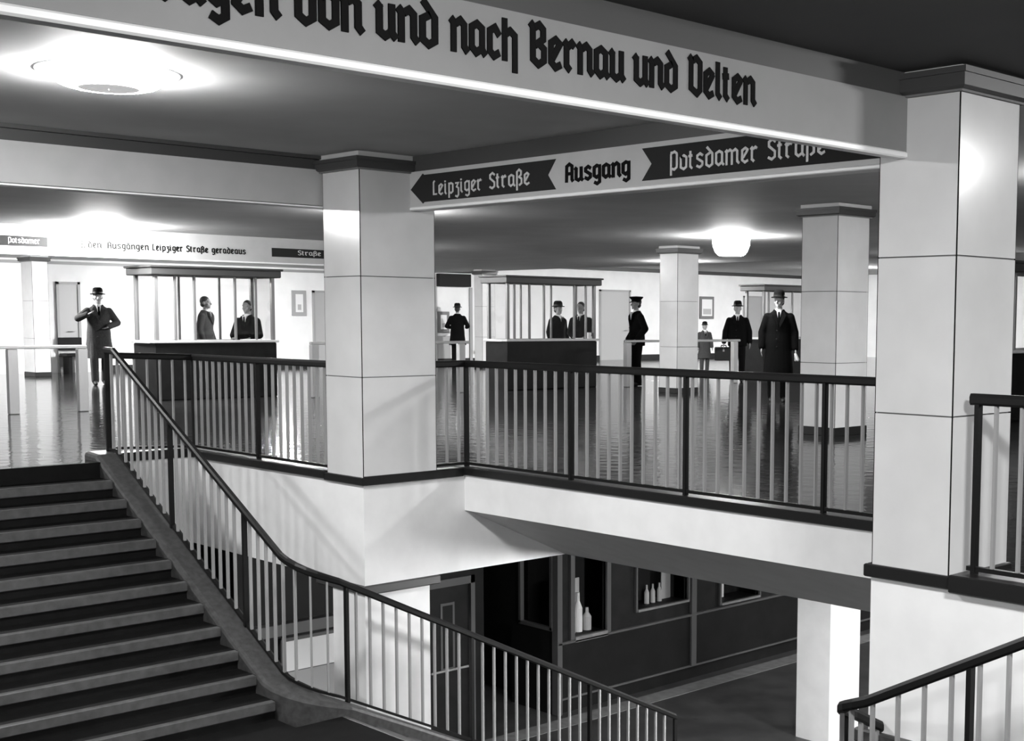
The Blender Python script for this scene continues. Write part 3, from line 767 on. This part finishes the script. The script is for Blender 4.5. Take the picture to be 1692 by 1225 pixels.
# ------------------------------------------------------------------ lower level: shop with display windows
KX, KY = -12.7, 11.07
t = thing('shop_front', 'dark shop front with display windows on the lower level under the gallery', 'shop', (KX, 14, LOWF))
A = lambda mb, nm: local(mb.build(nm), t)
wins = [(11.36, 11.93, -2.74, -1.25), (12.5, 13.5, -2.56, -1.45), (14.2, 15.05, -2.72, -1.6), (15.6, 16.6, -2.72, -1.6)]
mb = MB(); ys_ = sorted({KY, 20.0} | {v for q in wins for v in q[:2]})
for a, b in zip(ys_, ys_[1:]):
    q = [q for q in wins if abs(q[0] - a) < 1e-6]
    if q: mb.box(KX - .06, KX, a, b, -2.78, q[0][2], 'lowpanel').box(KX - .06, KX, a, b, q[0][3], -.93, 'lowpanel')
    else: mb.box(KX - .06, KX, a, b, -2.78, -.93, 'lowpanel')
A(mb, 'wall_panel')
A(MB().box(KX - .08, KX + .012, KY, 20, -3.52, -2.80, 'lowdark'), 'stall_riser')
A(MB().box(KX - .05, KX + .05, KY, 20, -2.81, -2.775, 'lowframe', bev=.008), 'sill')
A(MB().box(KX - .12, KX - .04, KY + .02, 20, LOWF, -3.53, 'lowdark'), 'plinth')
A(MB().box(KX - .05, KX + .03, KY, 20, -3.54, -3.515, 'lowframe'), 'plinth_edge')
A(MB().box(KX - .06, KX + .05, KY - .02, KY + .06, LOWF, -.93, 'lowframe', bev=.01), 'corner_post')
A(MB().box(KX - .02, KX + .045, 13.56, 13.66, LOWF + .2, -.93, 'lowframe', bev=.01), 'pilaster')
for i, (a, b, z0, z1) in enumerate(wins):
    e = .07 if i == 0 else .03
    f = A(MB().box(KX - .03, KX + .035, a - e, a, z0 - e, z1 + e, 'lowframe').box(KX - .03, KX + .035, b, b + e, z0 - e, z1 + e, 'lowframe').box(KX - .03, KX + .05, a, b, z0 - e, z0, 'strip').box(KX - .03, KX + .035, a, b, z1, z1 + e, 'lowframe'), 'window')
    p = MB().box(KX - .02, KX - .014, a, b, z0, z1, 'glass').build('pane'); p.parent = f
    p.matrix_parent_inverse = Matrix.Translation(-Vector(t.location))
    A(MB().box(KX - .45, KX - .44, a - .02, b + .02, z0 - .02, z1 + .02, 'lowdark').box(KX - .45, KX - .06, a - .02, b + .02, z0 - .03, z0 - .01, 'lowdark'), 'display_back')
A(MB().box(KX - .9, KX - .06, KY, KY + .05, LOWF, -2.60, 'lowdark').box(KX - .9, KX - .7, KY, KY + .05, -2.6, -1.4, 'lowdark').box(KX - .9, KX - .06, KY, KY + .05, -1.4, -.93, 'lowdark'), 'side_wall')
f = A(MB().box(KX - .72, KX - .68, KY - .03, KY + .03, -2.62, -1.38, 'lowframe').box(KX - .10, KX - .055, KY - .03, KY + .03, -2.62, -1.38, 'lowframe').box(KX - .72, KX - .06, KY - .03, KY + .03, -2.63, -2.585, 'lowframe'), 'window')
p = MB().box(KX - .68, KX - .10, KY + .01, KY + .016, -2.58, -1.4, 'glass').build('pane'); p.parent = f; p.matrix_parent_inverse = Matrix.Translation(-Vector(t.location))
MB().box(KX - 6, KX - .95, KY + .3, KY + .4, LOWF, -.93, 'lowdark').build('wall_lower_back', kind='structure')
MB().box(KX - .9, KX - .8, KY + .2, 20, LOWF, -.93, 'lowdark').build('wall_lower_inner', kind='structure')
# goods in the display windows
def bottle(label, x, y, z, h=.3, r=.05, m='paper_grey', g=None):
    o = tag(MB().lathe([(.001, 0), (r, 0), (r, h * .6), (r * .4, h * .78), (r * .36, h), (.001, h)], m=m, seg=14).build('bottle'), label, 'bottle', g); o.location = (x, y, z)
k = 0
for y, h in ((11.50, .34), (11.62, .52), (11.78, .3)):
    bottle(('pale bottle at the front of the corner display window', 'tallest pale bottle in the corner display window', 'short pale bottle by the narrow window edge of the corner display')[k], KX - .2, y, -2.745, h, .06, 'paper' if k == 1 else 'paper_grey'); k += 1
def card(label, y0, y1, z0, z1, m='paper_grey'):
    o = tag(MB().box(KX - .3, KX - .285, y0, y1, z0, z1, m).box(KX - .35, KX - .3, (y0 + y1) / 2 - .02, (y0 + y1) / 2 + .02, z0, z0 + .1, 'lowframe').build('show_card'), label, 'show card')
card('pale show card near the start of the middle display window', 12.58, 12.78, -2.57, -2.0, 'paper_grey')
card('pale show card at the far end of the middle display window', 13.28, 13.46, -2.57, -2.05, 'paper_grey')
for i, y in enumerate((12.92, 13.04, 13.17)):
    bottle(('first small bottle', 'second small bottle', 'third small bottle')[i] + ' in the row in the middle display window', KX - .22, y, -2.57, .26, .035)
card('pale tall card behind the bottles in the corner display window', 11.55, 11.72, -2.745, -2.05, 'paper_grey')
card('white price card at the near edge of the corner display window', 11.40, 11.46, -2.745, -2.62, 'paper')
card('pale leaning card in the third display window past the pilaster', 14.34, 14.6, -2.735, -2.5, 'paper')
MB().box(-12.55, -12.25, 9.0, 24, LOWF, LOWF + .006, 'strip').build('trim_12', kind='structure')
MB().box(FARX, -4, 24, 24.2, LOWF, -.93, 'lowdark').build('wall_lower_end', kind='structure')

# door and pale panel on the wall beside the lower pillar
WX = -12.5
MB().box(WX - .1, WX, 6.6, 8.86, LOWF, -.93, 'lowdark').box(WX - .1, WX, 9.60, 9.75, LOWF, -.93, 'lowdark').box(WX - .1, WX, 8.86, 9.6, -1.66, -.93, 'lowdark').build('wall_lower_left', kind='structure')
t = bpy.data.objects.new('door_5', None); COL.objects.link(t); t.location = (WX, 9.2, LOWF); t['kind'] = 'structure'
local(MB().box(WX - .06, WX - .02, 8.9, 9.56, LOWF, -1.72, 'lowpanel').build('leaf'), t)
local(MB().box(WX - .1, WX + .03, 8.86, 8.92, LOWF, -1.66, 'lowframe').box(WX - .1, WX + .03, 9.54, 9.6, LOWF, -1.66, 'lowframe').box(WX - .1, WX + .03, 8.86, 9.6, -1.75, -1.66, 'lowframe').build('frame'), t)
local(MB().box(WX - .021, WX - .012, 9.13, 9.33, -2.75, -1.95, 'lowframe').box(WX - .014, WX - .008, 9.16, 9.30, -2.72, -1.98, 'lowdark').build('window'), t)
local(MB().tube((WX + .03, 8.97, -2.74), (WX + .03, 9.5, -2.74), .014, m='metal').build('push_bar'), t)
t = thing('lit_wall_panel', 'white panel with grey lower half, in place of a lit wall, seen between the stair balusters', 'wall panel', (WX, 7.6, -2.9))  # white and grey panel put in place of a lit lower wall
local(MB().box(WX, WX + .04, 7.05, 7.98, -3.1, -2.0, 'lowframe', bev=.008).build('frame'), t)
local(MB().box(WX + .04, WX + .045, 7.1, 7.93, -2.36, -2.04, 'paper').build('sheet'), t)
local(MB().box(WX + .04, WX + .045, 7.1, 7.93, -3.05, -2.37, 'wall_grey').build('lower_panel'), t)
MB().box(WX, WX + .12, 6.6, 8.4, -1.95, -1.83, 'lowframe').build('trim_13', kind='structure')

# ------------------------------------------------------------------ people
def hand(mb, wr, d, side, m='skin', curl=.35):
    """palm, four unequal fingers and a thumb, hanging along direction d"""
    d = Vector(d).normalized(); wr = Vector(wr)
    sx = Vector((0, 1, 0)) if abs(d.y) < .8 else Vector((1, 0, 0))
    sx = (sx - d * sx.dot(d)).normalized(); nrm = d.cross(sx)
    pal = wr + d * .075
    for k in (-1, 0, 1): mb.tube(wr + sx * .014 * k, pal + sx * .022 * k, .016, .014, m, seg=8)
    for i, L in enumerate((.062, .074, .07, .054)):
        b = pal + sx * (.030 - .02 * i); k = b + d * L * .5 + nrm * (-side) * .004
        mb.tube(b, k, .0098, .009, m, seg=7); mb.tube(k, k + (d - nrm * side * curl).normalized() * L * .5, .009, .0078, m, seg=7)
    tb = wr + d * .025 + sx * .026; tk = tb + (d * .7 + sx * .6).normalized() * .035
    mb.tube(tb, tk, .011, .0095, m, seg=7); mb.tube(tk, tk + d * .028, .0095, .008, m, seg=7)


def person(label, x, y, face, h, coat='long', hat='fedora', arms=None, wool='wool', stride=0.0, turn=0.0, tie=True, hemz=.42, legm=None, name='person'):
    """face: direction the person looks, radians; local +y is forward, +x is the person's own right"""
    s = h / 1.75
    t = thing(name, label, 'person', (x, y, 0), face); t.scale = (s, s, s)
    legm = legm or wool
    arms = arms or {}
    J = {}
    for sd, k in (('R', 1), ('L', -1)):
        sh = Vector((.185 * k, 0, 1.375)); e, wv = arms.get(sd, ((.255 * k, -.02, 1.14), (.265 * k, .06, .90)))
        J[sd] = (sh, Vector(e), Vector(wv))
    ank = {'R': Vector((.10, stride, .09)), 'L': Vector((-.10, -stride, .09))}
    knee = {'R': Vector((.105, .03 + stride * .7, .5)), 'L': Vector((-.105, .03 - stride * .3, .5))}
    c, sn = math.cos(turn), math.sin(turn)
    H = lambda a, b, z: (a * c - b * sn, a * sn + b * c + .015, z)
    # body: one continuous surface
    b = MB()
    b.ell((0, 0, 1.26), .155, .10, .22, 'skin'); b.ell((0, 0, 1.0), .145, .10, .14, 'skin')
    b.tube((-.155, 0, 1.375), (.155, 0, 1.375), .05, m='skin'); b.tube((0, 0, 1.40), (0, .012, 1.55), .06, .052, 'skin')
    b.ell(H(0, -.005, 1.655), .076, .094, .098, 'skin', 16, 12); b.ell(H(0, .025, 1.59), .058, .068, .062, 'skin', 14, 10)
    b.tube(H(0, .088, 1.65), H(0, .108, 1.612), .010, .015, 'skin', 8)
    for k in (-1, 1):
        b.ell(H(.078 * k, -.01, 1.63), .012, .022, .034, 'skin', 8, 6)
        b.tube(H(.018 * k, .084, 1.668), H(.052 * k, .070, 1.668), .011, m='skin', seg=7)
        b.ell(H(.034 * k, .076, 1.645), .014, .010, .009, 'skin', 8, 6)
        b.ell(H(.045 * k, .055, 1.61), .022, .022, .02, 'skin', 8, 6)
    b.tube(H(-.024, .082, 1.574), H(.024, .082, 1.574), .009, m='skin', seg=7)
    b.ell(H(0, .078, 1.545), .024, .018, .018, 'skin', 8, 6)
    for sd, k in (('R', 1), ('L', -1)):
        sh, e, wv = J[sd]
        b.tube(sh, e, .052, .042, 'skin'); b.tube(e, wv, .041, .028, 'skin'); hand(b, wv, wv - e, k)
        hp = Vector((.09 * k, 0, .93))
        b.tube(hp, knee[sd], .085, .055, 'skin'); b.tube(knee[sd], ank[sd], .054, .036, 'skin'); b.tube(ank[sd] - Vector((0, .03, .04)), ank[sd] + Vector((0, .13, -.055)), .034, .026, 'skin')
    b.build('body', t, remesh=.0085)
    # trousers
    g = MB(); g.ell((0, 0, .98), .165, .12, .12, legm)
    for sd, k in (('R', 1), ('L', -1)):
        g.tube((.088 * k, 0, .92), knee[sd], .105, .078, legm); g.tube(knee[sd], ank[sd] + Vector((0, .0, .0)), .078, .07, legm)
    g.build('trousers', t, remesh=.013)
    for sd in 'RL':
        q = MB(); q.tube(ank[sd] + Vector((0, -.05, -.045)), ank[sd] + Vector((0, .06, -.045)), .044, .044, 'leather'); q.tube(ank[sd] + Vector((0, .04, -.05)), ank[sd] + Vector((0, .17, -.058)), .045, .03, 'leather')
        q.build('shoe', t, remesh=.01)
    # coat
    hz = hemz if coat == 'long' else .80
    cm = MB()
    def ring(rx, ry, cy=0, n=20): return [(rx * math.cos(2 * math.pi * i / n), cy + ry * math.sin(2 * math.pi * i / n)) for i in range(n)]
    zs = [1.50, 1.475, 1.44, 1.39, 1.28, 1.12, .98, .86] + ([.7, .55, hz] if coat == 'long' else [hz])
    rs = [(.066, .06), (.10, .08), (.15, .10), (.19, .118), (.205, .142), (.195, .14), (.21, .15), (.215, .155)] + ([(.235, .17), (.25, .185), (.262, .195)] if coat == 'long' else [(.215, .155)])
    cm.loft([ring(*r, cy=-.005) for r in rs], zs, wool)
    for sd, k in (('R', 1), ('L', -1)):
        sh, e, wv = J[sd]
        cm.tube(sh, e, .072, .064, wool, 12); cm.tube(e, wv + (wv - e).normalized() * -.015, .066, .055, wool, 12)
    arc = [(.078 * math.cos(math.radians(a)), .01 + .074 * math.sin(math.radians(a)), 1.485 - (.03 if 0 < (a - 360) < 90 or a < 180 else 0)) for a in range(150, 391, 30)]
    for p0, p1 in zip(arc, arc[1:]): cm.tube(p0, p1, .02, m=wool, seg=8)
    co = cm.build('coat', t, remesh=.014)
    # lapels, buttons
    lp = MB()
    for k in (-1, 1):
        lp.add([(.075 * k, .085, 1.475), (.035 * k, .112, 1.43), (.01 * k, .150, 1.20), (.085 * k, .142, 1.33), (.115 * k, .125, 1.40)], [(0, 1, 2, 3, 4)], wool)
        lp.add([(.075 * k, .092, 1.478), (.035 * k, .119, 1.43), (.01 * k, .157, 1.20), (.085 * k, .149, 1.33), (.115 * k, .132, 1.40)], [(0, 1, 2, 3, 4)], wool)
    l = lp.build('lapel'); l.parent = co
    bt = MB()
    for z in (1.16, 1.02, .9): bt.ell((.03, .152, z), .011, .006, .011, 'leather', 8, 5)
    q = bt.build('buttons'); q.parent = co
    # shirt collar and tie
    sc = MB(); sc.loft([ring(.066, .064, .01), ring(.068, .066, .01), ring(.064, .062, .012)], [1.44, 1.48, 1.51], 'shirt')
    sc.prism([(-.04, 1.475), (.04, 1.475), (0, 1.27)], 'y', .075, .128, 'shirt')
    sc.build('shirt', t)
    if tie: MB().prism([(-.014, 1.46), (.014, 1.46), (.02, 1.32), (0, 1.29), (-.02, 1.32)], 'y', .110, .136, 'wool').build('tie', t)
    # hair and hat
    hr = MB(); hr.ell(H(0, -.02, 1.675), .081, .096, .092, 'hair', 16, 10); hr.ell(H(0, -.045, 1.61), .07, .06, .06, 'hair', 12, 8)
    hr.build('hair', t, smooth=True)
    if hat:
        hm = MB(); cx_, cy_, _ = H(0, -.005, 0)
        if hat == 'cap':
            hm.lathe([(.001, .0), (.094, .0), (.096, .045), (.135, .085), (.13, .105), (.001, .112)], (cx_, cy_, 1.675), 24, 'felt', 1, 1.06)
            v = [H(.075 * math.cos(a), .06 + .085 * math.sin(a), 1.685 - .03 * math.sin(a)) for a in [math.pi * i / 8 for i in range(9)]]
            vv = [(p[0], p[1], p[2] + .008) for p in v]
            n = len(v); hm.add(v + vv, [tuple(range(n)), tuple(range(2 * n - 1, n - 1, -1))] + [(i, i + n, (i + 1) % n + n, (i + 1) % n) for i in range(n)], 'leather')
            k = hm.build('peaked_cap', t, smooth=False)
        else:
            br = .136 if hat == 'fedora' else .125
            hm.lathe([(.001, .006), (br, -.004), (br + .004, .006), (br - .008, .014), (.098, .016), (.096, .05), (.092, .085), (.08, .112), (.05, .128), (.02, .124 if hat == 'fedora' else .134), (.001, .120 if hat == 'fedora' else .135)], (cx_, cy_, 1.69), 28, 'felt', .96, 1.12)
            k = hm.build('hat', t, smooth=True)
            q = MB().lathe([(.0985, .018), (.101, .02), (.099, .045), (.0965, .045)], (cx_, cy_, 1.69), 28, 'leather', .96, 1.12).build('hat_band'); q.parent = k
    return t


def facing(x, y, tx, ty):
    dx, dy = tx - x, ty - y
    return math.atan2(-dx, dy)

# tall man in the overcoat
x, y = ground(1285, 22.4)
f = facing(x, y, 0, 0)
person('tall man in a long black overcoat and hat standing before a booth', x, y, f, 1.80, turn=-.35,
       arms={'R': ((.27, -.01, 1.13), (.275, .05, .88)), 'L': ((-.26, -.02, 1.13), (-.275, .05, .86))}, hemz=.40)
gl = MB().tube((0, 0, 0), (.03, .02, -.09), .022, .03, 'paper').tube((.0, 0, -.02), (-.02, .03, -.10), .018, .022, 'paper').build('glove', smooth=True)
tag(gl, 'pale gloves held in the hand of the tall man in the overcoat', 'gloves')
Rf = Matrix.Rotation(f, 4, 'Z'); p = Rf @ Vector((-.275 * 1.03, .10, 0)); gl.location = (x + p.x, y + p.y, .80)

# man with the briefcase
x, y = ground(1217, 29.6)
f = facing(x, y, 0, 0)
person('man in a dark jacket and hat carrying a black briefcase', x, y, f, 1.73, coat='short', arms={'R': ((.27, -.01, 1.13), (.30, .04, .88)), 'L': ((-.27, -.03, 1.13), (-.28, .04, .88))}, turn=.1)
bc = thing('briefcase', 'black briefcase hanging from the hand of the man in the dark jacket', 'briefcase', (0, 0, 0), f)
p = Matrix.Rotation(f, 4, 'Z') @ Vector((.30, .03, 0)); bc.location = (x + p.x, y + p.y, .47)
MB().box(-.20, .20, -.06, .06, 0, .30, 'leather', bev=.015).build('case', bc)
MB().tube((-.06, 0, .30), (-.05, 0, .335), .009, m='leather').tube((-.05, 0, .335), (.05, 0, .335), .011, m='leather').tube((.05, 0, .335), (.06, 0, .30), .009, m='leather').build('handle', bc)
MB().box(-.02, .02, .06, .068, .2, .25, 'rope').build('clasp', bc)

# uniformed official, seen from the side
x, y = ground(1051, 27.6)
person('uniformed official in a peaked cap standing sideways behind the short barrier', x, y, facing(x, y, 0, 0) - 1.15, 1.80, coat='short', hat='cap', tie=False,
       arms={'R': ((.25, -.06, 1.13), (.22, .10, .92)), 'L': ((-.25, -.08, 1.14), (-.20, .08, .93))})
# man seen from behind
x, y = ground(756, 40)
person('man in a dark coat seen from behind facing the posters', x, y, facing(x, y, 0, 0) + math.pi - .15, 1.76, coat='long', hemz=.62,
       arms={'R': ((.31, -.03, 1.13), (.24, .20, 1.10)), 'L': ((-.31, -.03, 1.13), (-.24, .20, 1.10))}, stride=.06)
# man in the long coat
x, y = ground(165, 26.6)
person('man in a long grey coat with one arm raised beyond the stair head', x, y, facing(x, y, 0, 0) + .1, 1.86, wool='wool_grey', hat='fedora', hemz=.5, legm='wool_grey',
       arms={'R': ((.36, .10, 1.24), (.20, .26, 1.32)), 'L': ((-.33, -.02, 1.16), (-.14, .18, 1.08))}, stride=.14)
# clerks in and behind the booths
x, y = BXL - .46, at(409, 525, X=BXL - .46).y
person('clerk in a dark jacket working behind the papers in the big booth', x, y, facing(x, y, 0, 0) - .5, 1.64, coat='short', hat=None,
       arms={'R': ((.26, .06, 1.12), (.19, .17, 1.08)), 'L': ((-.26, .04, 1.12), (-.16, .18, 1.07))})
x, y = ground(341, 25.5)
person('grey coated passenger seen through the panes of the big booth', x, y, facing(x, y, 0, 0) + 1.2, 1.74, wool='wool_grey', hat=None)
x, y = BXM - .38, at(960, 525, X=BXM - .38).y
person('clerk in a dark jacket sitting up behind the smaller booth papers', x, y, facing(x, y, 0, 0) - .4, 1.70, coat='short', hat=None, arms={'R': ((.24, .03, 1.12), (.15, .08, 1.04)), 'L': ((-.24, .0, 1.12), (-.13, .09, 1.04))})
x, y = ground(921, 28.2)
person('passenger in a dark coat seen through the panes of the smaller booth', x, y, facing(x, y, 0, 0) + .8, 1.68, hat='fedora')
# child near the far wall
x, y = ground(1163, 35)
person('small child in a dark cap standing past the pillar by the barrier', x, y, facing(x, y, 0, 0) + .3, 1.28, wool='wool_grey', hat='bowler', hemz=.5)
